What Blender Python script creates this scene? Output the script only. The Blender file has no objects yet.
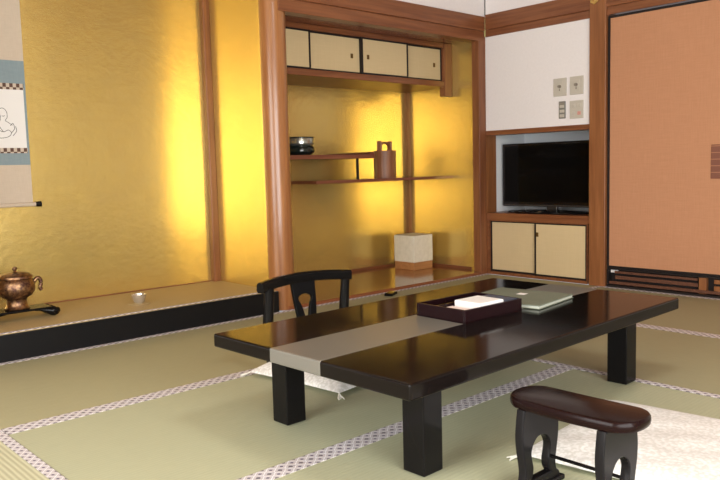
import bpy, bmesh, math, random
from mathutils import Vector, Matrix
random.seed(7)
PI = math.pi
scene = bpy.context.scene
COL = scene.collection

# ------------------------------------------------------------------ camera
RR = [[0.7355485651628655, -0.6769783670586552, -0.0258572779202767],
      [0.08406510633696966, 0.05333279654673029, 0.9950319948167792],
      [0.6722360940796052, 0.7340680508965785, -0.09613912039068441]]
cam_d = bpy.data.cameras.new('camera')
cam = bpy.data.objects.new('camera', cam_d)
COL.objects.link(cam)
cam_d.sensor_width = 36.0
cam_d.lens = 743.08 / 720 * 36
cam_d.clip_start = 0.02
cam.matrix_world = Matrix(((RR[0][0], RR[1][0], -RR[2][0], 0),
                           (RR[0][1], RR[1][1], -RR[2][1], 0),
                           (RR[0][2], RR[1][2], -RR[2][2], 0.84),
                           (0, 0, 0, 1)))
scene.camera = cam

# ------------------------------------------------------------------ world, light, exposure
world = bpy.data.worlds.new('World')
scene.world = world
world.use_nodes = True
world.node_tree.nodes['Background'].inputs[0].default_value = (0.80, 0.90, 1.0, 1)
world.node_tree.nodes['Background'].inputs[1].default_value = 0.6
vs = scene.view_settings
vs.view_transform = 'Standard'
vs.look = 'None'
vs.gamma = 1
vs.exposure = 0.0
vs.use_curve_mapping = False


def area(name, loc, rot, sx, sy, power, color, spread=180):
    d = bpy.data.lights.new(name, 'AREA')
    d.shape = 'RECTANGLE'
    d.size, d.size_y = sx, sy
    d.energy = power
    d.color = color
    d.spread = math.radians(spread)
    o = bpy.data.objects.new(name, d)
    o.location = loc
    o.rotation_euler = rot
    COL.objects.link(o)
    return o


# daylight through the window in the left wall and the window behind the camera
area('daylight_left', (-2.10, 1.25, 1.15), (0, -PI / 2 + .45, 0), 2.0, 2.3, 130, (1.0, 0.985, 0.95), 150)
area('daylight_back', (0.20, -1.50, 0.98), (PI / 2, 0, 0), 3.0, 1.9, 240, (1.0, 0.995, 0.98))
area('added_fill_light', (1.75, 0.75, 2.385), (0, 0, 0), 0.5, 0.5, 17, (1.0, 0.985, 0.95))  # added fill for the mats; no lamp is known here

# ------------------------------------------------------------------ materials
MATS = {}


def new_mat(name):
    m = bpy.data.materials.new(name)
    m.use_nodes = True
    nt = m.node_tree
    MATS[name] = m
    return m, nt, nt.nodes['Principled BSDF']


def N(nt, t, **kw):
    n = nt.nodes.new(t)
    for k, v in kw.items():
        setattr(n, k, v)
    return n


def setin(b, **kw):
    names = dict(col='Base Color', rough='Roughness', metal='Metallic', ior='IOR', coat='Coat Weight',
                 coatr='Coat Roughness', spec='Specular IOR Level', trans='Transmission Weight', sheen='Sheen Weight')
    for k, v in kw.items():
        if k == 'col' and len(v) == 3:
            v = (*v, 1)
        b.inputs[names[k]].default_value = v


def plain(name, col, rough=0.5, **kw):
    m, nt, b = new_mat(name)
    setin(b, col=col, rough=rough, **kw)
    return m


def mixcol(nt, fac, a, b):
    n = N(nt, 'ShaderNodeMix', data_type='RGBA')
    if isinstance(fac, (int, float)):
        n.inputs['Factor'].default_value = fac
    else:
        nt.links.new(fac, n.inputs['Factor'])
    for s, v in (('A', a), ('B', b)):
        sock = [i for i in n.inputs if i.name == s and i.type == 'RGBA'][0]
        if isinstance(v, tuple):
            sock.default_value = (*v, 1) if len(v) == 3 else v
        else:
            nt.links.new(v, sock)
    return [o for o in n.outputs if o.type == 'RGBA'][0]


def coords(nt, scale=(1, 1, 1), rot=(0, 0, 0), kind='Object'):
    tc = N(nt, 'ShaderNodeTexCoord')
    mp = N(nt, 'ShaderNodeMapping')
    mp.inputs['Scale'].default_value = scale
    mp.inputs['Rotation'].default_value = rot
    nt.links.new(tc.outputs[kind], mp.inputs['Vector'])
    return mp.outputs['Vector']


def noise(nt, vec, scale, detail=4, rough=0.55):
    n = N(nt, 'ShaderNodeTexNoise')
    n.inputs['Scale'].default_value = scale
    n.inputs['Detail'].default_value = detail
    n.inputs['Roughness'].default_value = rough
    nt.links.new(vec, n.inputs['Vector'])
    return n.outputs['Fac']


def bump(nt, b, h, strength=0.2, dist=0.002):
    n = N(nt, 'ShaderNodeBump')
    n.inputs['Strength'].default_value = strength
    n.inputs['Distance'].default_value = dist
    nt.links.new(h, n.inputs['Height'])
    nt.links.new(n.outputs['Normal'], b.inputs['Normal'])


def ramp(nt, fac, stops):
    r = N(nt, 'ShaderNodeValToRGB')
    els = r.color_ramp.elements
    while len(els) < len(stops):
        els.new(0.5)
    for e, (p, c) in zip(els, stops):
        e.position = p
        e.color = (*c, 1)
    nt.links.new(fac, r.inputs['Fac'])
    return r.outputs['Color']


def wood(name, c1, c2, axis='x', rough=0.35, coat=0.0, s=1.0, bmp=0.12):
    m, nt, b = new_mat(name)
    sc = {'x': (1.2, 22, 22), 'y': (22, 1.2, 22), 'z': (22, 22, 1.2)}[axis]
    v = coords(nt, tuple(k * s for k in sc))
    f = noise(nt, v, 2.0, 6, 0.6)
    col = ramp(nt, f, [(0.3, c1), (0.72, c2)])
    nt.links.new(col, b.inputs['Base Color'])
    setin(b, rough=rough, coat=coat, coatr=0.12)
    bump(nt, b, f, bmp, 0.001)
    return m


# reddish interior timber in three grain directions
R1, R2 = (0.150, 0.047, 0.018), (0.275, 0.104, 0.040)
WX = wood('red_wood_x', R1, R2, 'x')
WY = wood('red_wood_y', R1, R2, 'y')
WZ = wood('red_wood_z', R1, R2, 'z')
WPOST = wood('polished_post', (0.255, 0.095, 0.030), (0.40, 0.175, 0.062), 'z', 0.28, 0.25)
WJ = wood('orange_jamb', (0.20, 0.070, 0.022), (0.32, 0.128, 0.045), 'z', 0.36)
WSHELF = wood('alcove_board_wood', (0.19, 0.058, 0.022), (0.30, 0.105, 0.042), 'x', 0.13, 0.5)
WDARK = wood('dark_shelf_wood', (0.13, 0.038, 0.022), (0.24, 0.085, 0.045), 'x', 0.22, 0.4)
WPAIL = wood('pail_wood', (0.17, 0.060, 0.024), (0.30, 0.125, 0.055), 'z', 0.42)
WLAMP = wood('lamp_base_wood', (0.36, 0.15, 0.05), (0.52, 0.24, 0.09), 'x', 0.4)
WSLAT = wood('vent_slat_wood', (0.085, 0.032, 0.018), (0.16, 0.064, 0.036), 'y', 0.4)
WCEIL = wood('ceiling_wood', (0.30, 0.17, 0.08), (0.48, 0.30, 0.16), 'y', 0.5)

LACQ = plain('black_lacquer', (0.0065, 0.0058, 0.0058), 0.15, spec=0.14)
LACQT = plain('table_top_lacquer', (0.007, 0.005, 0.0045), 0.10, spec=0.14)
SPLAT = plain('dull_black_lacquer', (0.006, 0.006, 0.0065), 0.3, spec=0.07)
KAMA = plain('black_sill_lacquer', (0.008, 0.008, 0.009), 0.28, spec=0.2)
BROWNL = plain('dark_brown_lacquer', (0.012, 0.004, 0.005), 0.2, spec=0.15)
STOOLT = plain('armrest_seat_lacquer', (0.010, 0.0035, 0.0035), 0.2, spec=0.13)
STOOLP = plain('armrest_leg_lacquer', (0.011, 0.010, 0.011), 0.22, spec=0.13)
BLACKF = plain('black_frame', (0.016, 0.012, 0.012), 0.4, spec=0.3)
PLASTER = None


def m_plaster():
    m, nt, b = new_mat('white_plaster')
    v = coords(nt)
    f = noise(nt, v, 60, 4)
    nt.links.new(ramp(nt, f, [(0.3, (0.80, 0.765, 0.765)), (0.7, (0.83, 0.795, 0.795))]), b.inputs['Base Color'])
    setin(b, rough=0.85)
    bump(nt, b, f, 0.08, 0.002)
    return m


PLASTER = m_plaster()
NICHE = plain('niche_grey', (0.76, 0.79, 0.82), 0.7)


def m_gold(name, plane, tint=1.0):
    """gold leaf laid in small squares; plane says which two axes carry the squares"""
    m, nt, b = new_mat(name)
    rot = {'xz': (PI / 2, 0, 0), 'yz': (PI / 2, 0, PI / 2)}[plane]
    tc = N(nt, 'ShaderNodeTexCoord')
    sep = N(nt, 'ShaderNodeSeparateXYZ')
    nt.links.new(tc.outputs['Object'], sep.inputs[0])
    cmb = N(nt, 'ShaderNodeCombineXYZ')
    nt.links.new(sep.outputs['X' if plane == 'xz' else 'Y'], cmb.inputs['X'])
    nt.links.new(sep.outputs['Z'], cmb.inputs['Y'])
    br = N(nt, 'ShaderNodeTexBrick')
    br.offset = 0.0
    br.inputs['Scale'].default_value = 1.0
    br.inputs['Brick Width'].default_value = 0.105
    br.inputs['Row Height'].default_value = 0.105
    br.inputs['Mortar Size'].default_value = 0.0016
    br.inputs['Mortar Smooth'].default_value = 1.0
    br.inputs['Color1'].default_value = (0.79 * tint, 0.575 * tint, 0.17 * tint, 1)
    br.inputs['Color2'].default_value = (0.85 * tint, 0.63 * tint, 0.19 * tint, 1)
    br.inputs['Mortar'].default_value = (0.70 * tint, 0.49 * tint, 0.11 * tint, 1)
    nt.links.new(cmb.outputs[0], br.inputs['Vector'])
    f = noise(nt, cmb.outputs[0], 9, 6, 0.65)
    col = mixcol(nt, f, br.outputs['Color'], (0.70 * tint, 0.53 * tint, 0.20 * tint))
    nt.links.new(col, b.inputs['Base Color'])
    setin(b, metal=0.8, rough=0.27)
    f2 = noise(nt, cmb.outputs[0], 26, 4)
    bump(nt, b, f2, 0.30, 0.004)
    return m


GOLDX = m_gold('gold_leaf_back', 'xz')
GOLDY = m_gold('gold_leaf_side', 'yz')


def m_tatami(name, c1, c2, stripes='x', amp=0.5):
    m, nt, b = new_mat(name)
    v = coords(nt)
    w = N(nt, 'ShaderNodeTexWave')
    w.wave_type = 'BANDS'
    w.bands_direction = stripes.upper()
    w.inputs['Scale'].default_value = 20.9
    w.inputs['Distortion'].default_value = 0.25
    w.inputs['Detail'].default_value = 1
    nt.links.new(v, w.inputs['Vector'])
    big = noise(nt, coords(nt), 1.6, 3)
    fine = noise(nt, coords(nt, (14, 190, 1) if stripes == 'y' else (190, 14, 1)), 1.0, 3)
    c = ramp(nt, fine, [(0.25, c1), (0.75, c2)])
    c = mixcol(nt, big, c, tuple(k * 0.9 for k in c2))
    n = N(nt, 'ShaderNodeMath', operation='MULTIPLY')
    n.inputs[1].default_value = amp
    nt.links.new(w.outputs['Fac'], n.inputs[0])
    c = mixcol(nt, n.outputs[0], c, tuple(k * 0.72 for k in c1))
    nt.links.new(c, b.inputs['Base Color'])
    setin(b, rough=0.55, spec=0.35)
    bump(nt, b, w.outputs['Fac'], 0.25, 0.0015)
    return m


TAT_A = m_tatami('tatami_green', (0.40, 0.415, 0.27), (0.50, 0.515, 0.35), 'y', 0.15)  # weave sheen and age tone are put into each mat's base colour
TAT_B = m_tatami('tatami_olive', (0.36, 0.345, 0.205), (0.45, 0.43, 0.265), 'y', 0.15)
TAT_C = m_tatami('tatami_striped', (0.55, 0.54, 0.35), (0.64, 0.635, 0.46), 'x', 0.85)
TAT_D = m_tatami('tatami_brown', (0.335, 0.315, 0.19), (0.41, 0.39, 0.24), 'x', 0.15)
GOZA = m_tatami('goza_tan', (0.43, 0.315, 0.15), (0.53, 0.40, 0.205), 'x', 0.12)


def m_border():
    m, nt, b = new_mat('tatami_border_cloth')
    tc = N(nt, 'ShaderNodeTexCoord')
    sep = N(nt, 'ShaderNodeSeparateXYZ')
    nt.links.new(tc.outputs['UV'], sep.inputs[0])

    def math_(op, a, c=None):
        n = N(nt, 'ShaderNodeMath', operation=op)
        for i, v in enumerate((a, c)):
            if v is None:
                continue
            if isinstance(v, (int, float)):
                n.inputs[i].default_value = v
            else:
                nt.links.new(v, n.inputs[i])
        return n.outputs[0]
    u = math_('FRACT', sep.outputs['X'])
    du = math_('ABSOLUTE', math_('SUBTRACT', u, 0.5))
    dv = math_('ABSOLUTE', math_('SUBTRACT', sep.outputs['Y'], 0.5))
    d = math_('MULTIPLY', math_('ADD', du, dv), 2.0)         # 0 centre of a diamond, 2 at the corners
    dot = math_('LESS_THAN', d, 0.34)
    dot2 = math_('GREATER_THAN', d, 1.60)
    ring = math_('LESS_THAN', math_('ABSOLUTE', math_('SUBTRACT', d, 0.95)), 0.10)
    c = mixcol(nt, ring, (0.56, 0.52, 0.54), (0.84, 0.83, 0.86))
    c = mixcol(nt, dot2, c, (0.17, 0.15, 0.17))
    c = mixcol(nt, dot, c, (0.11, 0.085, 0.15))
    nt.links.new(c, b.inputs['Base Color'])
    setin(b, rough=0.6)
    return m


BORDER = m_border()


def m_fabric(name, c1, c2, sc=260, rough=0.9, metal=0.0):
    m, nt, b = new_mat(name)
    f1 = noise(nt, coords(nt, (sc, sc, sc * 0.06)), 1.0, 2)
    f2 = noise(nt, coords(nt, (sc * 0.06, sc * 0.06, sc)), 1.0, 2)
    a = N(nt, 'ShaderNodeMath', operation='ADD')
    nt.links.new(f1, a.inputs[0])
    nt.links.new(f2, a.inputs[1])
    h = N(nt, 'ShaderNodeMath', operation='MULTIPLY')
    h.inputs[1].default_value = 0.5
    nt.links.new(a.outputs[0], h.inputs[0])
    nt.links.new(ramp(nt, h.outputs[0], [(0.32, c1), (0.68, c2)]), b.inputs['Base Color'])
    setin(b, rough=rough, metal=metal)
    bump(nt, b, h.outputs[0], 0.15, 0.001)
    return m


FUSUMA = m_fabric('fusuma_cloth', (0.47, 0.225, 0.118), (0.53, 0.262, 0.142), 150)
DOORC = m_fabric('cream_door_paper', (0.615, 0.475, 0.265), (0.655, 0.51, 0.29), 120)
SCR_B = m_fabric('scroll_blue_silk', (0.20, 0.27, 0.30), (0.25, 0.32, 0.35), 300, 0.7)
SCR_T = m_fabric('scroll_beige_silk', (0.54, 0.45, 0.35), (0.60, 0.51, 0.41), 300, 0.8)
PAPER = plain('white_paper', (0.80, 0.79, 0.78), 0.8)
INK = plain('ink', (0.06, 0.055, 0.05), 0.8)


def m_band():
    m, nt, b = new_mat('scroll_brocade_band')
    ch = N(nt, 'ShaderNodeTexChecker')
    ch.inputs['Scale'].default_value = 1.0
    ch.inputs['Color1'].default_value = (0.10, 0.045, 0.03, 1)
    ch.inputs['Color2'].default_value = (0.55, 0.47, 0.38, 1)
    nt.links.new(coords(nt, (58, 0.0, 38)), ch.inputs['Vector'])
    nt.links.new(ch.outputs['Color'], b.inputs['Base Color'])
    setin(b, rough=0.7)
    return m


BAND = m_band()


def m_lampshade():
    m, nt, b = new_mat('lamp_paper')
    f = noise(nt, coords(nt), 30, 5)
    nt.links.new(ramp(nt, f, [(0.3, (0.74, 0.68, 0.54)), (0.7, (0.84, 0.78, 0.64))]), b.inputs['Base Color'])
    setin(b, rough=0.9)
    return m


LAMPP = m_lampshade()


def m_damask():
    m, nt, b = new_mat('white_damask_silk')
    v = N(nt, 'ShaderNodeTexVoronoi')
    v.feature = 'SMOOTH_F1'
    v.inputs['Scale'].default_value = 95
    nt.links.new(coords(nt), v.inputs['Vector'])
    f = noise(nt, coords(nt), 80, 3, 0.6)
    mx = N(nt, 'ShaderNodeMath', operation='MULTIPLY')
    nt.links.new(v.outputs['Distance'], mx.inputs[0])
    nt.links.new(f, mx.inputs[1])
    c = ramp(nt, mx.outputs[0], [(0.10, (0.85, 0.845, 0.83)), (0.28, (0.66, 0.655, 0.62))])
    nt.links.new(c, b.inputs['Base Color'])
    setin(b, rough=0.5, sheen=0.2)
    bump(nt, b, mx.outputs[0], 0.4, 0.003)
    return m


DAMASK = m_damask()
WHITE_THREAD = plain('white_thread', (0.78, 0.77, 0.70), 0.8)
TVB = plain('tv_bezel', (0.006, 0.006, 0.007), 0.12)
TVS = plain('tv_screen', (0.003, 0.003, 0.003), 0.12, spec=0.12)
TVT = plain('tv_lower_trim', (0.035, 0.030, 0.028), 0.3)
CHROME = plain('chrome', (0.75, 0.75, 0.76), 0.12, metal=1.0)
SWITCH = plain('switch_plate', (0.53, 0.49, 0.42), 0.5)
SWITCHD = plain('switch_knob', (0.26, 0.23, 0.19), 0.5)
SWITCHG = plain('switch_display', (0.20, 0.195, 0.175), 0.35)
PINK = plain('switch_pink', (0.62, 0.30, 0.25), 0.5)
BRASS = plain('dark_brass', (0.16, 0.095, 0.03), 0.4, metal=0.8)
GOLDM = plain('gilt_metal', (0.85, 0.62, 0.22), 0.28, metal=1.0)
GREENC = m_fabric('green_cloth_cover', (0.125, 0.145, 0.105), (0.165, 0.185, 0.135), 220, 0.7)
PAGES = plain('pages', (0.52, 0.55, 0.47), 0.8)
NAVY = plain('navy_card', (0.03, 0.045, 0.085), 0.35)
PINKP = plain('pinkish_paper', (0.72, 0.60, 0.56), 0.7)
STRIP = plain('grey_inlay', (0.155, 0.146, 0.126), 0.30, ior=1.5)


def m_bronze():
    m, nt, b = new_mat('aged_bronze')
    f = noise(nt, coords(nt), 55, 5, 0.7)
    nt.links.new(ramp(nt, f, [(0.38, (0.085, 0.040, 0.034)), (0.68, (0.42, 0.25, 0.12))]), b.inputs['Base Color'])
    setin(b, metal=0.9, rough=0.33)
    bump(nt, b, f, 0.5, 0.004)
    return m


BRONZE = m_bronze()
POTD = plain('dark_glaze', (0.010, 0.016, 0.014), 0.10)
POTS = plain('silver_rim', (0.42, 0.44, 0.40), 0.22, metal=0.8)
SILVER = plain('silver_dish', (0.72, 0.70, 0.66), 0.25, metal=0.8)
HIKI = None


def m_hikite():
    m, nt, b = new_mat('hikite_lattice')
    ch = N(nt, 'ShaderNodeTexChecker')
    ch.inputs['Scale'].default_value = 1.0
    ch.inputs['Color1'].default_value = (0.20, 0.070, 0.04, 1)
    ch.inputs['Color2'].default_value = (0.42, 0.19, 0.10, 1)
    nt.links.new(coords(nt, (0, 36, 36), (PI / 4, 0, 0)), ch.inputs['Vector'])
    nt.links.new(ch.outputs['Color'], b.inputs['Base Color'])
    setin(b, rough=0.45)
    return m


HIKI = m_hikite()
GLASS, _nt, _b = new_mat('window_glass')
_tr = N(_nt, 'ShaderNodeBsdfTransparent')
_gl = N(_nt, 'ShaderNodeBsdfGlossy')
_gl.inputs['Roughness'].default_value = 0.02
_mx = N(_nt, 'ShaderNodeMixShader')
_mx.inputs[0].default_value = 0.06
_nt.links.new(_tr.outputs[0], _mx.inputs[1])
_nt.links.new(_gl.outputs[0], _mx.inputs[2])
_nt.links.new(_mx.outputs[0], _nt.nodes['Material Output'].inputs[0])


# ------------------------------------------------------------------ mesh helpers
class MB:
    """collects solids and links them as one mesh object"""

    def __init__(s):
        s.bm = bmesh.new()

    def box(s, x0, x1, y0, y1, z0, z1, bev=0.0, seg=2):
        r = bmesh.ops.create_cube(s.bm, size=1)
        vs_ = r['verts']
        for v in vs_:
            v.co = Vector((x0 + (v.co.x + .5) * (x1 - x0), y0 + (v.co.y + .5) * (y1 - y0), z0 + (v.co.z + .5) * (z1 - z0)))
        if bev:
            es = list({e for v in vs_ for e in v.link_edges})
            bmesh.ops.bevel(s.bm, geom=es, offset=bev, segments=seg, affect='EDGES', profile=0.5)
        return s

    def lathe(s, prof, c=(0, 0, 0), n=40, sx=1.0, sy=1.0):
        rings = []
        for r, z in prof:
            if r < 1e-5:
                rings.append([s.bm.verts.new((c[0], c[1], c[2] + z))])
            else:
                rings.append([s.bm.verts.new((c[0] + sx * r * math.cos(2 * PI * k / n), c[1] + sy * r * math.sin(2 * PI * k / n), c[2] + z)) for k in range(n)])
        for a, b in zip(rings, rings[1:]):
            for k in range(n):
                k2 = (k + 1) % n
                q = [a[k % len(a)], a[k2 % len(a)], b[k2 % len(b)], b[k % len(b)]]
                u = []
                for v in q:
                    if v not in u:
                        u.append(v)
                if len(u) > 2:
                    try:
                        s.bm.faces.new(u)
                    except ValueError:
                        pass
        return s

    def tube(s, pts, rad, n=10, flat=1.0):
        """round bar along pts; rad one number or one per point"""
        pts = [Vector(p) for p in pts]
        rads = rad if isinstance(rad, (list, tuple)) else [rad] * len(pts)
        prev = None
        ring0 = None
        up = Vector((0, 0, 1))
        if abs((pts[-1] - pts[0]).normalized().z) > .8:
            up = Vector((0, 1, 0))
        for i, p in enumerate(pts):
            t = (pts[min(i + 1, len(pts) - 1)] - pts[max(i - 1, 0)]).normalized()
            a = t.cross(up)
            if a.length < 1e-3:
                a = t.cross(Vector((1, 0, 0)))
            a.normalize()
            b = a.cross(t).normalized()
            ring = [s.bm.verts.new(p + a * rads[i] * math.cos(2 * PI * k / n) + b * rads[i] * flat * math.sin(2 * PI * k / n)) for k in range(n)]
            if prev:
                for k in range(n):
                    s.bm.faces.new((prev[k], prev[(k + 1) % n], ring[(k + 1) % n], ring[k]))
            else:
                ring0 = ring
            prev = ring
        s.bm.faces.new(list(reversed(ring0)))
        s.bm.faces.new(prev)
        return s

    def sweep(s, pts, prof, normals=None):
        """profile (list of (a, b): a along the side vector, b up) swept along pts"""
        pts = [Vector(p) for p in pts]
        prev = None
        first = None
        for i, p in enumerate(pts):
            t = (pts[min(i + 1, len(pts) - 1)] - pts[max(i - 1, 0)]).normalized()
            side = Vector((t.y, -t.x, 0)).normalized()
            up = side.cross(t) if False else Vector((0, 0, 1))
            ring = [s.bm.verts.new(p + side * a + up * b) for a, b in prof]
            if prev:
                k_ = len(prof)
                for k in range(k_):
                    s.bm.faces.new((prev[k], prev[(k + 1) % k_], ring[(k + 1) % k_], ring[k]))
            else:
                first = ring
            prev = ring
        s.bm.faces.new(list(reversed(first)))
        s.bm.faces.new(prev)
        return s

    def build(s, name, mat, parent=None, smooth=False, loc=None):
        bmesh.ops.recalc_face_normals(s.bm, faces=s.bm.faces)
        me = bpy.data.meshes.new(name)
        s.bm.to_mesh(me)
        s.bm.free()
        return link_mesh(name, me, mat, parent, smooth, loc)


def link_mesh(name, me, mat, parent=None, smooth=False, loc=None):
    me.materials.clear()
    me.materials.append(mat)
    if smooth:
        for p in me.polygons:
            p.use_smooth = True
        try:
            me.set_sharp_from_angle(angle=math.radians(38))
        except Exception:
            pass
    o = bpy.data.objects.new(name, me)
    COL.objects.link(o)
    if parent:
        o.parent = parent
    if loc:
        o.location = loc
    return o


def plate(outlines, thick, bev=0.002, seg=2):
    """flat plate with holes from closed outlines drawn in (x, z); thickness along y; returns mesh"""
    cu = bpy.data.curves.new('outline', 'CURVE')
    cu.dimensions = '2D'
    cu.fill_mode = 'BOTH'
    cu.extrude = thick / 2 - bev
    cu.bevel_depth = bev
    cu.bevel_resolution = seg
    for pts in outlines:
        sp = cu.splines.new('POLY')
        sp.points.add(len(pts) - 1)
        for q, (x, z) in zip(sp.points, pts):
            q.co = (x, z, 0, 1)
        sp.use_cyclic_u = True
    co = bpy.data.objects.new('outline', cu)
    COL.objects.link(co)
    dg = bpy.context.evaluated_depsgraph_get()
    me = bpy.data.meshes.new_from_object(co.evaluated_get(dg))
    bpy.data.objects.remove(co)
    bpy.data.curves.remove(cu)
    me.transform(Matrix.Rotation(PI / 2, 4, 'X'))
    return me


def smooth_path(pts, n=6, closed=False):
    """Catmull-Rom through 2D points"""
    out = []
    m = len(pts)
    rng = range(m) if closed else range(m - 1)
    for i in rng:
        p0 = pts[(i - 1) % m] if closed or i > 0 else pts[i]
        p1, p2 = pts[i], pts[(i + 1) % m]
        p3 = pts[(i + 2) % m] if closed or i + 2 < m else p2
        for k in range(n):
            t = k / n
            out.append(tuple(0.5 * (2 * b + (c - a) * t + (2 * a - 5 * b + 4 * c - d) * t * t + (3 * b - a - 3 * c + d) * t ** 3)
                             for a, b, c, d in zip(p0, p1, p2, p3)))
    if not closed:
        out.append(tuple(pts[-1]))
    return out


def struct(o, label=None):
    o['kind'] = 'structure'
    if label:
        o['label'] = label
    return o


def tag(o, label, cat, group=None):
    o['label'] = label
    o['category'] = cat
    if group:
        o['group'] = group
    return o


def thing(name, label, cat, loc=(0, 0, 0), rz=0, group=None):
    o = bpy.data.objects.new(name, None)
    o.empty_display_size = 0.1
    COL.objects.link(o)
    o.location = loc
    o.rotation_euler = (0, 0, rz)
    return tag(o, label, cat, group)


def sbox(name, mat, *b, bev=0.0, parent=None):
    o = MB().box(*b, bev=bev).build(name, mat, parent)
    if parent is None:
        struct(o)
    return o


# ------------------------------------------------------------------ the room
W1, W2 = 3.553, 4.586         # front plane of the alcoves, plane of the television wall
XL, YB, HC = -1.70, -1.40, 2.46

floor = MB().box(XL - .1, 4.58, YB - .1, W1, -0.12, -0.03).build('floor', WCEIL)
struct(floor)
BW = 0.034


def border(x0, x1, y0, y1, parent):
    bm = bmesh.new()
    uvl = bm.loops.layers.uv.new('UVMap')
    z0, z1 = -0.001, 0.0016
    top = [bm.verts.new(v) for v in ((x0, y0, z1), (x1, y0, z1), (x1, y1, z1), (x0, y1, z1))]
    bot = [bm.verts.new((v.co.x, v.co.y, z0)) for v in top]
    bm.faces.new(top)
    for k in range(4):
        bm.faces.new((top[k], bot[k], bot[(k + 1) % 4], top[(k + 1) % 4]))
    per = 0.037
    lx = (x1 - x0) > (y1 - y0)
    for f in bm.faces:
        for l in f.loops:
            x, y = l.vert.co.x, l.vert.co.y
            l[uvl].uv = (x / per, (y - y0) / (y1 - y0)) if lx else (y / per, (x - x0) / (x1 - x0))
    me = bpy.data.meshes.new('tatami_border')
    bm.to_mesh(me)
    bm.free()
    return link_mesh('tatami_border', me, BORDER, parent)


def mat_(x0, x1, y0, y1, along, m):
    g = 0.0015
    o = MB().box(x0 + g, x1 - g, y0 + g, y1 - g, -0.03, 0.0, bev=0.002, seg=1).build('tatami_mat', m, floor)
    if along == 'x':
        border(x0 + g, x1 - g, y0 + g, y0 + g + BW, o)
        border(x0 + g, x1 - g, y1 - g - BW, y1 - g, o)
    else:
        border(x0 + g, x0 + g + BW, y0 + g, y1 - g, o)
        border(x1 - g - BW, x1 - g, y0 + g, y1 - g, o)
    return o


XA, XB, XC = 0.735, 2.645, 3.585
Y1, Y2, Y3, Y4 = 2.570, 1.650, 0.71, -1.40
mat_(XA, XB, Y1, W1, 'x', TAT_B)
mat_(XB, W2 - .01, Y1, W1, 'x', TAT_B)
mat_(XL, XA, Y1, W1, 'x', TAT_B)
mat_(XA, XB, Y2, Y1, 'x', TAT_A)
mat_(XA, XB, Y3, Y2, 'x', TAT_A)
mat_(XB, XC, Y3, Y1, 'y', TAT_D)
mat_(XC, W2 - .01, Y3, Y1, 'y', TAT_D)
mat_(-0.21, XA, Y3, Y1, 'y', TAT_C)
mat_(XL, -0.21, Y3, Y1, 'y', TAT_C)
mat_(XL, 0.735, -0.25, Y3, 'x', TAT_A)
mat_(0.735, XB, -0.25, Y3, 'x', TAT_A)
mat_(XB, W2 - .01, -0.25, Y3, 'x', TAT_A)
mat_(XL, 0.735, Y4, -0.25, 'x', TAT_A)
mat_(0.735, XB, Y4, -0.25, 'x', TAT_A)
mat_(XB, W2 - .01, Y4, -0.25, 'x', TAT_A)

# ceiling over the room and over the alcoves
sbox('ceiling', WCEIL, XL - .1, W2 + .1, YB - .1, W1 + .12, HC, HC + .06)
MB().box(1.45, 2.05, .45, 1.05, 2.39, HC, bev=.01).build('added_fill_housing', WCEIL, bpy.data.objects['ceiling'])  # unseen housing, added to go with the fill light
# left wall with a window, wall behind the camera with a window
wl = MB().box(XL - .1, XL, YB, 0.08, 0, HC).box(XL - .1, XL, 2.42, W1 + .1, 0, HC)
wl.box(XL - .1, XL, 0.08, 2.42, 1.92, HC).box(XL - .1, XL, 0.08, 2.42, -.03, 0.02)
struct(wl.build('wall_left', PLASTER))
wb = MB().box(XL, -1.38, YB - .1, YB, 0, HC).box(1.78, W2, YB - .1, YB, 0, HC)
wb.box(-1.38, 1.78, YB - .1, YB, 1.92, HC).box(-1.38, 1.78, YB - .1, YB, -.03, 0.02)
struct(wb.build('wall_back', PLASTER))


def window(name, axis, p, a0, a1, z0, z1, n):
    m = MB()
    g = MB()
    t = 0.04
    w = (a1 - a0) / n

    def bx(M, a, b, c, d, th):
        if axis == 'x':
            M.box(p - th, p + th, a, b, c, d)
        else:
            M.box(a, b, p - th, p + th, c, d)
    bx(m, a0, a1, z0, z0 + t, .03)
    bx(m, a0, a1, z1 - t, z1, .03)
    for k in range(n + 1):
        x = a0 + k * w
        bx(m, max(a0, x - t / 2), min(a1, x + t / 2), z0 + t, z1 - t, .03)
    o = struct(m.build(name, WJ))
    bx(g, a0 + .01, a1 - .01, z0 + .01, z1 - .01, .003)
    g.build('window_pane', GLASS, o)
    return o


window('window_1', 'x', XL - .05, 0.08, 2.42, 0.02, 1.92, 3)
window('window_2', 'y', YB - .05, -1.38, 1.78, 0.02, 1.92, 4)
sbox('wall_right_end', PLASTER, W2, W2 + .12, YB, 0.65, 0, 1.80)
sbox('door_1', FUSUMA, W2 + .004, W2 + .03, 0.72, 1.645, 0.0, 1.80)

# ---- the television wall (x = W2)
ww = MB()
ww.box(W2, W2 + .12, 2.66, W1 + .02, 1.095, 1.80)               # white field over the niche
ww.box(W2, W2 + .12, YB, W1 + .02, 1.95, HC)                    # strip over the beam
struct(ww.build('wall_right', PLASTER))
nic = MB()
D = 0.50
nic.box(W2 + .062, W2 + D, 3.553, 3.60, 0.40, 1.15)
nic.box(W2 + .062, W2 + D, 2.62, 2.667, 0.40, 1.15)
nic.box(W2 + D, W2 + D + .03, 2.62, 3.60, -.02, 1.15)
nic.box(W2 + .125, W2 + D, 2.667, 3.553, 1.095, 1.15)
struct(nic.build('wall_niche', NICHE))
# framing of the niche
sbox('trim_1', WY, W2 - .006, W2 + .12, 2.668, W1 - .002, 1.062, 1.097, bev=.002)       # rail under the white field
sbox('trim_2', WY, W2 - .006, W2 + D - .002, 2.669, W1 - .002, 0.417, 0.474, bev=.003)    # shelf board
sbox('trim_3', WJ, W2 + .0, W2 + .122, W1 - .0005, W1 + .05, 0.0, 1.80)               # jamb beside the corner post
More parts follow.
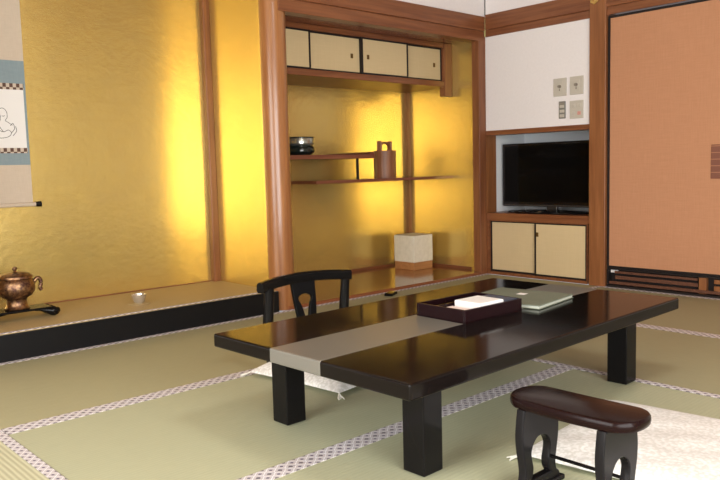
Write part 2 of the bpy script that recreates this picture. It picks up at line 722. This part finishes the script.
# beam (nageshi) with its lower lintel on the television wall
nb = MB().box(W2 - .022, W2 + .05, YB, W1 - .016, 1.845, 1.957, bev=.004).box(W2 - .012, W2 + .06, YB, W1 - .012, 1.795, 1.845, bev=.002)
struct(nb.build('trim_4', WY))
# post between the niche and the fusuma, corner post, post past the fusuma
sbox('trim_5', WJ, W2 - .026, W2 + .10, 2.549, 2.669, 0.0, HC, bev=.004)
sbox('trim_6', WZ, 4.506, W2 - .0005, W1, 3.62, 0.0, 1.80, bev=.003)
sbox('trim_7', WJ, W2 - .030, W2 + .10, 0.648, 0.72, 0.0, HC, bev=.004)
sbox('corner_line', BLACKF, W2 - .004, W2 + .0, W1 - .004, W1, 1.957, HC)  # thin black strip up the wall corner above the beam

# ---- tokonoma
TZ = 0.125
ts = sbox('wall_tokonoma', GOLDX, 0.55, 2.60, 4.215, 4.26, TZ - .05, 2.42)
sbox('wall_tokonoma_right', GOLDY, 2.578, 2.60, 3.645, 4.215, TZ - .05, 2.42)
sbox('wall_tokonoma_left', GOLDY, 0.55, 0.60, 3.60, 4.215, TZ - .05, 2.42)
sbox('ceiling_tokonoma', WCEIL, 0.55, 2.60, 3.60, 4.26, 2.42, 2.46)
sbox('trim_9', WZ, 2.532, 2.5785, 4.170, 4.2155, TZ, 2.42, bev=.004)                  # post in the back corner
sbox('trim_10', WPOST, 0.52, 0.66, 3.52, 3.66, 0.0, HC, bev=.01)                      # left post of the tokonoma
sbox('trim_11', KAMA, 0.66, 2.590, W1 + .001, W1 + .13, 0.0, TZ, bev=.003)            # black sill
sbox('floor_tokonoma', GOZA, 0.60, 2.58, W1 + .13, 4.215, 0.0, TZ)
go = MB().box(0.662, 2.576, W1 + .006, 4.214, TZ + .0005, TZ + .006, bev=.002, seg=1).build('straw_mat', GOZA)
tag(go, 'tan woven straw mat covering the raised alcove floor before the gold wall', 'mat')


def edge_band(x0, x1, y0, y1, z, parent):
    o = border(x0, x1, y0, y1, parent)
    o.name = 'mat_border'
    o.location = (0, 0, z)
    return o


edge_band(0.664, 2.533, W1 + .007, W1 + .032, TZ + .0062, go)
sbox('trim_12', WX, 0.62, 2.532, 4.207, 4.2155, TZ, TZ + .012)                          # thin foot strip of the gold wall
sbox('wall_front', PLASTER, XL, 0.53, W1, W1 + .10, 0, HC)
sbox('trim_13', WX, 0.62, 2.56, W1 + .02, W1 + .11, 2.16, 2.27, bev=.004)
sbox('wall_tokonoma_header', PLASTER, 0.62, 2.56, W1 + .04, W1 + .09, 2.27, HC)

# polished round post (tokobashira)
tb = MB()
prof = [(0.084, 0), (0.084, .3), (0.0835, .9), (0.083, 1.6), (0.083, HC)]
tb.lathe([(0, 0)] + prof + [(0, HC)], (2.670, 3.642, 0), 64)
struct(tb.build('trim_14', WPOST, smooth=True))

# ---- shelf alcove (chigaidana)
AZ = 0.021
AY = 4.372
sbox('floor_alcove', WSHELF, 2.66, 4.586, W1 + .0005, AY, 0.0, AZ, bev=.003)
sbox('wall_alcove', GOLDX, 2.58, 4.62, AY, AY + .04, 0, HC)
sbox('wall_alcove_right', GOLDY, 4.578, 4.66, 3.60, AY + .02, AZ - .01, HC)
sbox('wall_alcove_left', GOLDY, 2.58, 2.66, 3.64, AY + .02, 0, HC)
sbox('trim_15', WZ, 4.540, 4.5795, AY - .034, AY + .001, AZ, HC, bev=.003)            # corner post
sbox('trim_16', WX, 2.66, 4.54, AY - .010, AY + .001, AZ, AZ + .020)                   # foot strips
sbox('trim_17', WY, 4.571, 4.5795, 3.70, AY - .034, AZ, AZ + .020)
# beam with lintel over the alcove, small wall above it
nb = MB().box(2.68, W2 - .0224, W1 - .016, W1 + .06, 1.838, 1.943, bev=.004).box(2.66, W2 - .0124, W1 - .002, W1 + .085, 1.764, 1.838, bev=.003)
struct(nb.build('trim_18', WX))
sbox('wall_alcove_header', PLASTER, 2.66, W2, W1 + .002, W1 + .07, 1.94, HC)
sbox('ceiling_alcove', WDARK, 2.66, 4.578, W1 + .08, 3.93, 1.79, 1.815)

# ------------------------------------------------------------------ wall cabinet over the alcove
SY = 3.88
cab = thing('wall_cabinet', 'long wooden wall cabinet with four cream sliding doors above the shelf alcove', 'cabinet', (2.664, SY, 1.455))
cw = MB().box(0, 1.912, 0, AY - SY - .002, 0, 0.043, bev=.003).box(0, 1.912, .005, AY - SY - .002, 0.300, 0.334)
cw.box(0, 1.912, AY - SY - .014, AY - SY - .002, .043, .300)
cw.build('cabinet_carcass', WX, cab)
ce = MB().box(1.826, 1.912, -.006, .05, -.072, 0.334, bev=.003)
ce.build('end_post', WZ, cab)


def sliding_door(parent, x0, x1, z0, z1, y, kn=None, axis='x', fr=0.013, name='cabinet_door'):
    """cream panel with black frame; local x runs along the cabinet"""
    d = MB().box(x0 + fr * .7, x1 - fr * .7, y + .004, y + .016, z0 + fr * .7, z1 - fr * .7).build(name, DOORC, parent)
    f = MB().box(x0, x1, y, y + .02, z0, z0 + fr, bev=.0015, seg=1).box(x0, x1, y, y + .02, z1 - fr, z1, bev=.0015, seg=1)
    f.box(x0, x0 + fr, y, y + .02, z0 + fr, z1 - fr).box(x1 - fr, x1, y, y + .02, z0 + fr, z1 - fr)
    f.build('door_frame', BLACKF, d)
    if kn:
        kx, kz = kn
        k = MB().box(kx - .011, kx + .011, y - .001, y + .005, kz - .016, kz + .016, bev=.003).build('finger_pull', BRASS, d)
    return d


for x0, x1, k in ((2.690, 3.160, 'l'), (3.145, 3.632, 'r'), (3.620, 4.090, 'l'), (4.078, 4.490, 'r')):
    off = 0.004 if k == 'l' else 0.026
    kx = (x1 - .085 if k == 'r' else x0 + .062) - 2.664
    sliding_door(cab, x0 - 2.664, x1 - 2.664, 0.043, 0.300, off, (kx, 0.165))

# staggered shelves
sh = thing('wall_shelf', 'upper of the two reddish wooden shelves in the gold alcove, left one', 'shelf', (2.664, SY, 0.908))
MB().box(0, 1.056, 0, AY - SY - .002, 0, .028, bev=.002).build('shelf_board', WDARK, sh)
pr = MB()
pr.sweep([(1.030, .0, .028), (1.030, AY - SY - .004, .028)], [(-.022, -.002), (-.026, .006), (-.018, .014), (.004, .020), (.022, .012), (.026, 0), (.02, -.002)])
pr.build('end_lip', WDARK, sh)
sh2 = thing('wall_shelf', 'lower of the two reddish wooden shelves, reaching to the right side of the gold alcove', 'shelf', (3.17, SY, 0.740))
MB().box(0, 1.406, 0, AY - SY - .002, 0, .022, bev=.002).build('shelf_board', WDARK, sh2)
MB().box(.388, .402, .012, .026, .022, .1678).build('support_post', BLACKF, sh2)

# ------------------------------------------------------------------ cabinet under the television
lc = thing('low_cabinet', 'low built-in cabinet with two cream sliding doors below the television shelf', 'cabinet', (W2, 3.551, 0.0), -PI / 2)
cc = MB().box(0, .86, -.004, .30, 0, .022, bev=.002).box(0, .86, .0, .30, .412, .4165)
cc.box(0, .010, 0, .30, .022, .412).box(.852, .86, 0, .30, .022, .412).box(0, .86, .28, .30, .022, .412)
cc.build('cabinet_carcass', WY, lc)
sliding_door(lc, .010, .436, .022, .414, .030, None)
dd = sliding_door(lc, .424, .852, .022, .414, .006, (.447, .325))
for ob in list(dd.children):
    if ob.name.startswith('finger_pull'):
        ob.scale = (1, 1, 1)

# ------------------------------------------------------------------ fusuma and the vent below it
fx = W2 - .004
for k, (y1, y0, lab) in enumerate(((2.545, 1.645, 'orange-brown cloth sliding panel right of the wooden post, with a lattice pull'),
                                   (1.645, 0.725, 'second orange-brown cloth sliding panel, further right past the frame'))):
    t = thing('fusuma', lab, 'sliding door', (fx + .0 + .0 * k, y1, 0.132), -PI / 2, 'sliding panels of the right wall')
    w = y1 - y0 - .002
    p = MB().box(.012, w - .012, .006, .024, .012, 1.640).build('door_panel', FUSUMA, t)
    f = MB().box(0, w, 0, .030, 0, .013, bev=.002, seg=1).box(0, w, 0, .030, 1.640, 1.655, bev=.002, seg=1)
    f.box(0, .014, 0, .030, .013, 1.640).box(w - .014, w, 0, .030, .013, 1.640)
    f.build('door_frame', BLACKF, t)
    h = MB().box(.672, .762, .002, .008, .588, .794, bev=.004)
    h.build('finger_pull', HIKI, t)
    break
vt = thing('ventilation_grille', 'brown slatted wooden grille low in the wall below the orange sliding panel', 'grille', (fx, 2.545, 0.0), -PI / 2)
gf = MB().box(0, 1.82, -.006, .05, 0, .016, bev=.002, seg=1).box(0, 1.82, .0, .05, .118, .131, bev=.002, seg=1)
gf.box(0, .012, .0, .05, .016, .118).box(1.808, 1.82, 0, .05, .016, .118)
gf.build('grille_frame', BLACKF, vt)
for z0, z1, y, xe in ((.094, .110, .012, .60), (.054, .078, .020, .60), (.020, .040, .008, 1.80)):
    MB().box(.05 if z0 > .05 else .014, xe, y, y + .012, z0, z1, bev=.002).build('slat', WSLAT, vt)
MB().box(.61, .655, .012, .045, .016, .118, bev=.002).build('upright', WJ, vt)
for z0, z1 in ((.084, .110), (.036, .070)):
    MB().box(.70, 1.80, .014, .026, z0, z1, bev=.002).build('slat', WJ, vt)
MB().box(.012, 1.808, .048, .06, .016, .118).build('grille_back', BLACKF, vt)
MB().box(.016, .066, .024, .042, .096, .116, bev=.002).build('white_highlight', PLASTER, vt)  # white piece standing in for a highlight behind the slats

# ------------------------------------------------------------------ television
tv = thing('television', 'black flat-screen television on a glossy oval stand in the wall niche', 'television', (4.80, 3.108, 0.474), -PI / 2)
MB().box(-.420, .408, -.045, .030, .044, .522, bev=.006).build('cabinet_shell', TVB, tv)
MB().box(-.398, .386, -.0475, -.044, .078, .502).build('screen', TVS, tv)
MB().box(-.412, .400, -.047, -.044, .047, .058).build('lower_trim', TVT, tv)
st = MB().lathe([(0, .001), (.35, .001), (.355, .006), (.34, .014), (.06, .024), (0, .024)], (0, -.045, 0), 56, 1.0, .44)
st.build('stand_base', TVB, tv, smooth=True)
MB().box(-.045, .045, -.012, .016, .018, .050, bev=.004).build('stand_neck', TVT, tv)
MB().lathe([(0, 0), (.017, 0), (.015, .005), (0, .007)], (.0, -.165, .0135), 20).build('stand_glint', CHROME, tv)  # chrome disc standing in for a glint on the stand edge

# ------------------------------------------------------------------ switches on the white field


def switch(name, y0, y1, z0, z1, label, mat=SWITCH, kind='dial', group=None):
    t = thing(name, label, 'switch', (W2, (y0 + y1) / 2, (z0 + z1) / 2), -PI / 2, group)
    w, h = (y1 - y0) / 2, (z1 - z0) / 2
    MB().box(-w, w, -.008, 0, -h, h, bev=.003).build('plate', mat, t)
    if kind == 'dial':
        MB().box(-.026, .026, -.010, -.007, -.038, .038, bev=.002).build('inner_frame', mat, t)
        k = MB().lathe([(0, .0), (.012, .0), (.010, .014), (0, .014)], (0, 0, 0), 20)
        o = k.build('knob', SWITCHD, t, smooth=True, loc=(0, -.010, .004))
        o.rotation_euler = (PI / 2, 0, 0)
        MB().box(-.004, .004, -.012, -.009, -.026, -.012).build('pointer_mark', SWITCHD, t)
    elif kind == 'display':
        MB().box(-w * .75, w * .75, -.010, -.007, h * .35, h * .85, bev=.001).build('display', SWITCHD, t)
        for q in range(3):
            MB().box(-w * .7, w * .7, -.0105, -.007, -h * .85 + q * .032, -h * .85 + q * .032 + .02, bev=.002).build('button', SWITCH, t)
    else:
        for sx in (-1, 1):
            for sz in (-1, 1):
                c = PINK if (sx, sz) == (1, -1) else SWITCH
                MB().box(sx * .022 - .013, sx * .022 + .013, -.011, -.007, sz * .026 - .012, sz * .026 + .012, bev=.003).build('button', c, t)
    return t


switch('dial_switch', 2.853, 2.957, 1.302, 1.425, 'beige square dial switch at upper left of the group on white wall', group='wall controls')
switch('dial_switch', 2.724, 2.828, 1.303, 1.426, 'beige square dial switch at upper right, nearest the wooden post', group='wall controls')
switch('wall_thermostat', 2.861, 2.914, 1.147, 1.266, 'narrow grey-fronted wall control at the lower left of the switches', SWITCHG, 'display', 'wall controls')
switch('button_switch', 2.724, 2.828, 1.141, 1.263, 'beige square plate with four buttons, one pink, at lower right of the switches', SWITCH, 'buttons', 'wall controls')

# gilt nail cover at the top of the post
kc = MB()
for k in range(6):
    a = k * PI / 3
    kc.lathe([(0, .006), (.011, .004), (.014, 0), (0, 0)], (.017 * math.cos(a), .017 * math.sin(a), 0), 14)
kc.lathe([(0, .012), (.009, .009), (.014, 0), (0, 0)], (0, 0, 0), 20)
ko = kc.build('nail_cover', GOLDM, None, smooth=True)
ko.matrix_world = Matrix.Translation((W2 - .030, 2.632, 1.905)) @ Matrix.Rotation(-PI / 2, 4, 'Y')
tag(ko, 'small gilt flower-shaped nail cover at the top of the wooden post', 'fitting')

# ------------------------------------------------------------------ hanging scroll
sc = thing('hanging_scroll', 'hanging paper scroll with blue silk mount and an ink drawing on the gold wall', 'scroll', (1.2325, 4.2145, 0.686))
hw = 0.2025
Z = lambda z: z - 0.686


def sheet(nm, mat, x0, x1, z0, z1, d=.003, dz=0.0):
    return MB().box(x0, x1, -.004 - d, -.004, z0, z1).build(nm, mat, sc)


sheet('lower_silk', SCR_T, -hw, hw, Z(.694), Z(.905))
sheet('blue_mount', SCR_B, -hw, hw, Z(.905), Z(1.459), .0034)
sheet('upper_silk', SCR_T, -hw, hw, Z(1.459), Z(2.02))
for nm, a, b in (('lower_brocade_band', .968, .996), ('upper_brocade_band', 1.305, 1.338)):
    sheet(nm, BAND, -hw + .012, hw - .010, Z(a), Z(b), .0042)
pp = sheet('painting', PAPER, -hw + .012, hw - .012, Z(.996), Z(1.305), .0040)
for sx in (-1, 1):
    sheet('hanging_ribbon', SCR_B, sx * .066 - .009, sx * .066 + .009, Z(1.461), Z(2.0), .005)
ink = MB()
for path in (
    [(-.02, .08), (.02, .10), (.045, .07), (.075, .055), (.10, .065), (.115, .05), (.10, .03), (.06, .022), (.02, .03), (-.02, .022)],
    [(.075, .055), (.055, .09), (.065, .13), (.05, .165), (.01, .17), (-.02, .15), (-.03, .12)],
    [(.115, .05), (.132, .072), (.126, .10), (.112, .088)],
    [(.122, .035), (.142, .06), (.138, .085)],
    [(.02, .12), (.03, .118), (.038, .124)],
    [(.05, .150), (.064, .176), (.084, .178), (.098, .158), (.098, .130), (.088, .115), (.104, .104), (.122, .09)],
    [(.072, .14), (.080, .137), (.086, .141)],
    [(-.10, .03), (-.06, .05), (-.04, .09), (-.07, .12), (-.10, .10), (-.12, .06), (-.10, .03)],
    [(.0, .065), (.03, .06), (.05, .045)],
):
    q = smooth_path(path, 6)
    ink.tube([(x, -.0083, Z(.996) + .03 + z) for x, z in q], 0.0014, 6)
ink.build('ink_drawing', INK, pp)
rod = MB().tube([(-hw - .01, -.014, .004), (hw + .012, -.014, .004)], .011, 16)
rod.build('roller', SCR_T, sc, smooth=True)
for sx in (-1, 1):
    MB().tube([(sx * (hw + .010), -.014, .004), (sx * (hw + .040), -.014, .004)], [.012, .016], 16).build('roller_knob', LACQ, sc, smooth=True)

# ------------------------------------------------------------------ incense burner on its stand
ST_Z = 0.184
stn = thing('lacquer_stand', 'low black lacquer stand with rolled ends under the bronze incense burner', 'stand', (1.210, 3.87, TZ + .0067))
hz = ST_Z - TZ - .0067
MB().box(-.150, .150, -.066, .066, hz - .011, hz, bev=.003).build('stand_top', LACQ, stn)
for sx in (-1, 1):
    m = MB()
    rl = [(.070, .004), (.095, .006), (.115, .011), (.135, .018), (.150, .0235), (.162, .025), (.174, .0225), (.182, .016), (.187, .006)]
    for yy in (-.045, .045):
        m = MB()
        m.tube([(sx * x, yy, hz - .009 - r * .7) for x, r in rl], [r for x, r in rl], 18)
        m.build('rolled_foot', LACQ, stn, smooth=True)
kb = thing('incense_burner', 'round bronze incense burner with lid and looped handles in the tokonoma', 'burner', (1.209, 3.87, ST_Z + .0005))
MB().lathe([(0, 0), (.056, 0), (.059, .006), (.051, .014), (.048, .028), (.046, .046), (.052, .056), (.072, .066), (.085, .085), (.0895, .108),
            (.087, .132), (.080, .148), (.076, .152), (.05, .152), (0, .152)], n=48).build('body', BRONZE, kb, smooth=True)
MB().lathe([(.0, .152), (.076, .152), (.081, .157), (.079, .166), (.066, .176), (.040, .184), (.014, .187), (0, .188)], n=48).build('lid', BRONZE, kb, smooth=True)
MB().lathe([(0, .186), (.009, .187), (.006, .193), (.013, .200), (.010, .210), (0, .213)], n=20).build('lid_finial', BRONZE, kb, smooth=True)
a0 = math.radians(-8)
for sgn in (1, -1):
    q = smooth_path([(.084, .128), (.100, .146), (.114, .140), (.118, .118), (.112, .098), (.120, .084)], 5)
    MB().tube([(sgn * x * math.cos(a0), sgn * x * math.sin(a0), z) for x, z in q], .010, 12).build('handle', BRONZE, kb, smooth=True)
cup = thing('small_dish', 'small silver-grey cup alone on the straw mat of the tokonoma', 'cup', (1.823, 3.80, TZ + .0065))
MB().lathe([(0, 0), (.020, 0), (.022, .004), (.030, .012), (.040, .046), (.041, .052), (.037, .052), (.028, .018), (0, .012)], n=32).build('bowl', SILVER, cup, smooth=True)
MB().lathe([(0, 0), (.062, .0), (.064, .003), (0, .0045)], (0, 0, -.0005), 32).build('saucer', GOZA, cup, smooth=True).location = (0, 0, 0.0005)

# ------------------------------------------------------------------ things on the shelves
pot = thing('lidded_pot', 'dark glazed pot with a silvery rim at the left end of the upper shelf', 'pot', (3.137, 4.0, 0.9365))
MB().lathe([(0, 0), (.060, 0), (.075, .004), (.096, .022), (.099, .040), (.090, .058), (.078, .066), (0, .066)], n=40).build('bowl', POTD, pot, smooth=True)
MB().lathe([(.0, .064), (.080, .065), (.094, .078), (.096, .108), (.092, .116), (.085, .114), (.086, .085), (0, .080)], n=40).build('rim', POTS, pot, smooth=True)
MB().lathe([(.0, .112), (.088, .112), (.099, .116), (.097, .122), (0, .128)], n=40).build('lid', POTD, pot, smooth=True)

pl = thing('wooden_pail', 'brown wooden pail with two upright ears and a handle bar on the lower shelf', 'pail', (3.996, 4.06, 0.7622), 0.25)
n_st = 14
bk = MB()
pts = []
for k in range(n_st * 2):
    a = 2 * PI * k / (n_st * 2)
    r = .086 if k % 2 == 0 else .0865
    pts.append((r * math.cos(a), r * math.sin(a)))
b_ = bk.bm
lo = [b_.verts.new((x * .97, y * .97, 0)) for x, y in pts]
hi = [b_.verts.new((x, y, .205)) for x, y in pts]
ih = [b_.verts.new((x * .88, y * .88, .205)) for x, y in pts]
il = [b_.verts.new((x * .86, y * .86, .02)) for x, y in pts]
nn = len(pts)
for k in range(nn):
    j = (k + 1) % nn
    b_.faces.new((lo[k], lo[j], hi[j], hi[k]))
    b_.faces.new((hi[k], hi[j], ih[j], ih[k]))
    b_.faces.new((ih[k], ih[j], il[j], il[k]))
b_.faces.new(lo)
b_.faces.new(il)
bk.build('body', WPAIL, pl)
for sx in (-1, 1):
    e = MB().box(sx * .074 - .009, sx * .074 + .009, -.020, .020, .15, .278, bev=.006).build('ear', WPAIL, pl)
q = [(-.072 + .144 * k / 10, 0, .236 + .030 * math.sin(PI * k / 10)) for k in range(11)]
MB().tube(q, .009, 12).build('handle', WPAIL, pl, smooth=True)

lamp = thing('cube_lamp', 'cream paper cube lamp on a pale wooden base on the alcove board', 'lamp', (4.362, 4.125, AZ))
MB().box(-.108, .108, -.108, .108, 0, .062, bev=.003).build('base', WLAMP, lamp)
MB().box(-.110, .110, -.110, .110, .062, .275, bev=.004).build('lamp_shade', LAMPP, lamp)

# ------------------------------------------------------------------ the low table
TA = math.radians(1.1)
tz = 0.314
tbl = thing('low_table', 'black lacquered low table with a grey strip along its middle', 'table', (1.272, 1.222, 0), TA)
TL, TW, TT = 1.526, .872, .044
MB().box(0, TL, 0, TW, tz - TT, tz, bev=.006, seg=3).build('table_top', LACQT, tbl)
MB().box(-.0008, TL + .0008, .334, .568, tz - TT + .001, tz + .0007, bev=.005, seg=3).build('inlay_strip', STRIP, tbl)['label'] = 'grey strip'
LEG = .079
for lx, ly in ((.155, .098), (.158, TW - .096 - LEG), (TL - .146 - LEG, .098), (TL - .146 - LEG, TW - .080 - LEG)):
    MB().box(lx, lx + LEG, ly, ly + LEG, 0.0018, tz - TT + .002, bev=.004, seg=3).build('leg', LACQ, tbl)

# tray with stationery
tz2 = tz + .0009
TR = math.radians(-1.5)
tr = thing('lacquer_tray', 'dark lacquer box tray holding papers on the low table', 'tray', (1.893, 1.560, tz2), TR)
a, b, h = .308, .226, .046
m = MB().box(0, a, 0, b, 0, .006)
m.box(0, a, 0, .008, 0, h, bev=.002).box(0, a, b - .008, b, 0, h, bev=.002).box(0, .008, .008, b - .008, 0, h, bev=.002).box(a - .008, a, .008, b - .008, 0, h, bev=.002)
m.build('tray_body', BROWNL, tr)
MB().box(.008, a - .008, .146, .152, .006, h - .004).build('divider', BROWNL, tr)
cR, sR = math.cos(TR), math.sin(TR)


def on_tray(x, y, z):
    return (1.893 + cR * x - sR * y, 1.560 + sR * x + cR * y, tz2 + z)


o = thing('note_sheet', 'pinkish sheet of paper at the near end of the tray', 'paper', on_tray(.012, .014, .0062), TR)
MB().box(0, .08, 0, .125, 0, .026).build('paper_pad', PINKP, o)
o = thing('paper_stack', 'thick white stack of paper in the lacquer tray', 'paper', on_tray(.096, .014, .0062), TR)
MB().box(0, .125, 0, .118, 0, .046, bev=.001).build('sheets', PAPER, o)
MB().box(.003, .122, .003, .115, .046, .0475).build('top_sheet', PAPER, o)
o = thing('pamphlet', 'dark blue pamphlet lying at the far end of the tray', 'pamphlet', on_tray(.226, .014, .0062), TR)
MB().box(0, .07, 0, .128, 0, .038, bev=.001).build('pages', PAGES, o)
MB().box(-.001, .071, -.001, .129, .038, .040).build('cover', NAVY, o)
o = thing('pen', 'dark pen in the narrow rear compartment of the tray', 'pen', on_tray(.15, .185, .013), TR)
MB().tube([(0, 0, 0), (.12, .004, 0)], .0055, 12).build('barrel', NAVY, o, smooth=True)
MB().tube([(.118, .004, 0), (.136, .0046, 0)], [.0045, .002], 12).build('tip', CHROME, o, smooth=True)

# folder at the tray's right
bk_ = thing('folder', 'grey-green cloth-covered folder lying on the table behind the tray', 'folder', (2.256, 1.515, tz2), math.radians(7.5))
MB().box(.004, .287, .004, .317, .003, .012).build('pages', PAGES, bk_)
MB().box(0, .290, 0, .320, 0, .003, bev=.001).build('back_cover', GREENC, bk_)
MB().box(0, .288, .0, .320, .012, .016, bev=.0015).build('front_cover', GREENC, bk_)
MB().box(.17, .205, .15, .185, .016, .0165).build('title_slip', PAPER, bk_)

# ------------------------------------------------------------------ legless chair behind the table
CH = thing('legless_chair', 'black wooden legless floor chair with curved back rail behind the table', 'chair', (1.975, 2.30, 0), 0)
y_e = .20
zr = .364


def rail_pt(t):        # t in [-1, 1]
    return Vector((.002 + .249 * t, y_e + .050 * (1 - t * t), zr + .012 * (1 - t * t)))


pr = [(-.018, -.014), (-.016, .012), (-.008, .019), (.008, .019), (.016, .012), (.018, -.014), (.012, -.024), (-.012, -.024)]
MB().sweep([rail_pt(-1 + 2 * k / 24) for k in range(25)], pr).build('back_rail', LACQ, CH, smooth=True)
for s, xb in ((-1, -.200), (1, .222)):
    xt = xb + .008
    m = MB()
    m.tube([(xb, y_e + .0, .026), (xb, y_e + .022, .18), (xt, y_e + .014, zr - .010)], [.023, .023, .021], 14)
    m.build('back_post', LACQ, CH, smooth=True)
outer = [(-.042, 0), (-.044, .08), (-.046, .16), (-.056, .24), (-.062, .335), (.062, .335), (.056, .24), (.046, .16), (.044, .08), (.042, 0)]
hole = [(-.010, .12), (-.013, .17), (-.026, .225), (-.040, .255), (-.030, .272), (0, .280), (.030, .272), (.040, .255), (.026, .225), (.013, .17), (.010, .12), (0, .10)]
me = plate([outer, smooth_path(hole, 4, True)], .016, .003)
sp = link_mesh('back_splat', me, SPLAT, CH, True, (0.01, .197, .028))
sp.rotation_euler = (math.radians(-9), 0, 0)
MB().box(-.20, .20, -.155, .215, .004, .030, bev=.008).build('seat', LACQ, CH)


# ------------------------------------------------------------------ floor cushions
def cushion(name, label, c, rz, sx, sy, h, z0, seed, group, droop=0.0):
    t = thing(name, label, 'cushion', (c[0], c[1], 0), rz, group)
    bm = bmesh.new()
    n = 36
    rnd = random.Random(seed)
    ph = [rnd.uniform(0, 6.28) for _ in range(6)]

    def hgt(u, v):
        e = (1 - abs(u) ** 5) * (1 - abs(v) ** 5)
        return max(0, e) ** .5

    top, bot = {}, {}
    for i in range(n + 1):
        for j in range(n + 1):
            u, v = math.sin((-1 + 2 * i / n) * PI / 2), math.sin((-1 + 2 * j / n) * PI / 2)
            # edges bow slightly inward between the corners
            fx_ = 1 - .028 * (1 - v * v)
            fy_ = 1 - .028 * (1 - u * u)
            x, y = sx / 2 * u * fx_, sy / 2 * v * fy_
            k = hgt(u, v)
            w = .0025 * (math.sin(9 * u + ph[0]) * math.sin(7 * v + ph[1]) + .6 * math.sin(15 * u + ph[2] + 4 * v))
            edge = .012
            r2 = max(abs(u), abs(v))
            base = z0 - droop * max(0, (r2 - .72) / .28) ** 1.0
            tz_ = base + edge + (h - edge) * k * (0.88 + .12 * (1 - r2 * r2)) + w * k
            bz_ = base + edge * (1 - k)
            top[i, j] = bm.verts.new((x, y, tz_))
            bot[i, j] = top[i, j] if i in (0, n) or j in (0, n) else bm.verts.new((x, y, bz_))
    for i in range(n):
        for j in range(n):
            bm.faces.new((top[i, j], top[i + 1, j], top[i + 1, j + 1], top[i, j + 1]))
            q = (bot[i, j], bot[i, j + 1], bot[i + 1, j + 1], bot[i + 1, j])
            try:
                bm.faces.new(q)
            except ValueError:
                pass
    bmesh.ops.recalc_face_normals(bm, faces=bm.faces)
    me = bpy.data.meshes.new('cover')
    bm.to_mesh(me)
    bm.free()
    link_mesh('cover', me, DAMASK, t, True)
    for ux in (-1, 1):
        for uy in (-1, 1):
            cx, cy = ux * (sx / 2 - .004), uy * (sy / 2 - .004)
            zc = z0 - droop + .012
            m = MB()
            for k in range(5):
                an = math.atan2(uy, ux) + (k - 2) * .16
                ln = .026 + .008 * ((k * 5) % 3)
                m.tube([(cx, cy, zc), (cx + .4 * ln * math.cos(an), cy + .4 * ln * math.sin(an), max(.005, zc - .006)),
                        (cx + ln * math.cos(an + .1), cy + ln * math.sin(an + .1), .004)], .0022, 6)
            m.build('tassel', WHITE_THREAD, t, True)
    return t


cushion('floor_cushion', 'white damask floor cushion behind the black armrest stool in the foreground', (2.055, 0.955), math.radians(6), .62, .60, .045, .0018, 3, 'white floor cushions')
cushion('floor_cushion', 'white floor cushion under the far side of the table, on the legless chair', (1.985, 2.315), math.radians(7), .56, .50, .036, .0325, 5, 'white floor cushions', droop=.028)

# ------------------------------------------------------------------ armrest stool in the foreground
AR = thing('armrest_stool', 'small dark lacquered armrest stool with rounded top in the foreground', 'armrest', (1.584, 0.958, 0.0), 0)
SH = .255
ol = []
L2, W_, EL = .177, .077, .070
for k in range(48):
    a = 2 * PI * k / 48
    c, s_ = math.cos(a), math.sin(a)
    y = math.copysign(L2 - EL + EL * abs(c), c) if abs(c) > .35 else (L2 - EL + EL * .35) * c / .35
    x = W_ * math.copysign(abs(s_) ** .8, s_)
    ol.append((x - .010 * (1 - (y / L2) ** 2) + .004, y))
ms = MB()
prof = [(.0, SH), (.80, SH), (.93, SH - .0015), (.985, SH - .006), (1.0, SH - .014), (.985, SH - .022), (.93, SH - .027), (.80, SH - .028), (0, SH - .028)]
rings = []
for sc_, z in prof:
    if sc_ == 0:
        rings.append([ms.bm.verts.new((0, 0, z))])
    else:
        d = (1 - sc_)
        rings.append([ms.bm.verts.new((x * (1 - d * .62) if True else x, y * (1 - d * .34), z)) for x, y in ol])
for r0, r1 in zip(rings, rings[1:]):
    for k in range(48):
        q = [r0[k % len(r0)], r0[(k + 1) % 48 % len(r0)], r1[(k + 1) % 48 % len(r1)], r1[k % len(r1)]]
        u = []
        for v in q:
            if v not in u:
                u.append(v)
        ms.bm.faces.new(u)
ms.build('arm_pad', STOOLT, AR, smooth=True)
half = [(.080, 0), (.085, .008), (.081, .022), (.068, .034), (.064, .060), (.069, .090), (.076, .125), (.078, .160), (.074, .195), (.070, .220)]
outer = smooth_path(half, 4) + [(-x, z) for x, z in reversed(smooth_path(half, 4))]
hh = [(.052, .030), (.040, .045), (.036, .065), (.042, .090), (.044, .110), (.034, .130), (.018, .143), (0, .147)]
hp = smooth_path(hh, 4)
hole = hp + [(-x, z) for x, z in reversed(hp[:-1])]
for y in (.112, -.108):
    me = plate([outer, hole], .024, .004, 3)
    link_mesh('leg_panel', me, STOOLP, AR, True, (-.002, y, .0018 + .002))
    MB().box(-.098, .098, y - .02, y + .02, .0018, .016, bev=.004).build('foot_bar', STOOLP, AR)
MB().tube([(.044, .105, .078), (.044, -.101, .078)], .0045, 10).build('stretcher', LACQ, AR, smooth=True)

# small black thing lying on the tatami at the alcove's edge
bx_ = thing('black_box', 'small flat black box on the tatami at the alcove edge behind the table', 'box', (3.385, 3.40, .0016), math.radians(25))
MB().box(0, .105, 0, .055, 0, .014, bev=.003).build('box_body', LACQ, bx_)
MB().box(.002, .103, .002, .053, .014, .018, bev=.002).build('box_lid', LACQ, bx_)
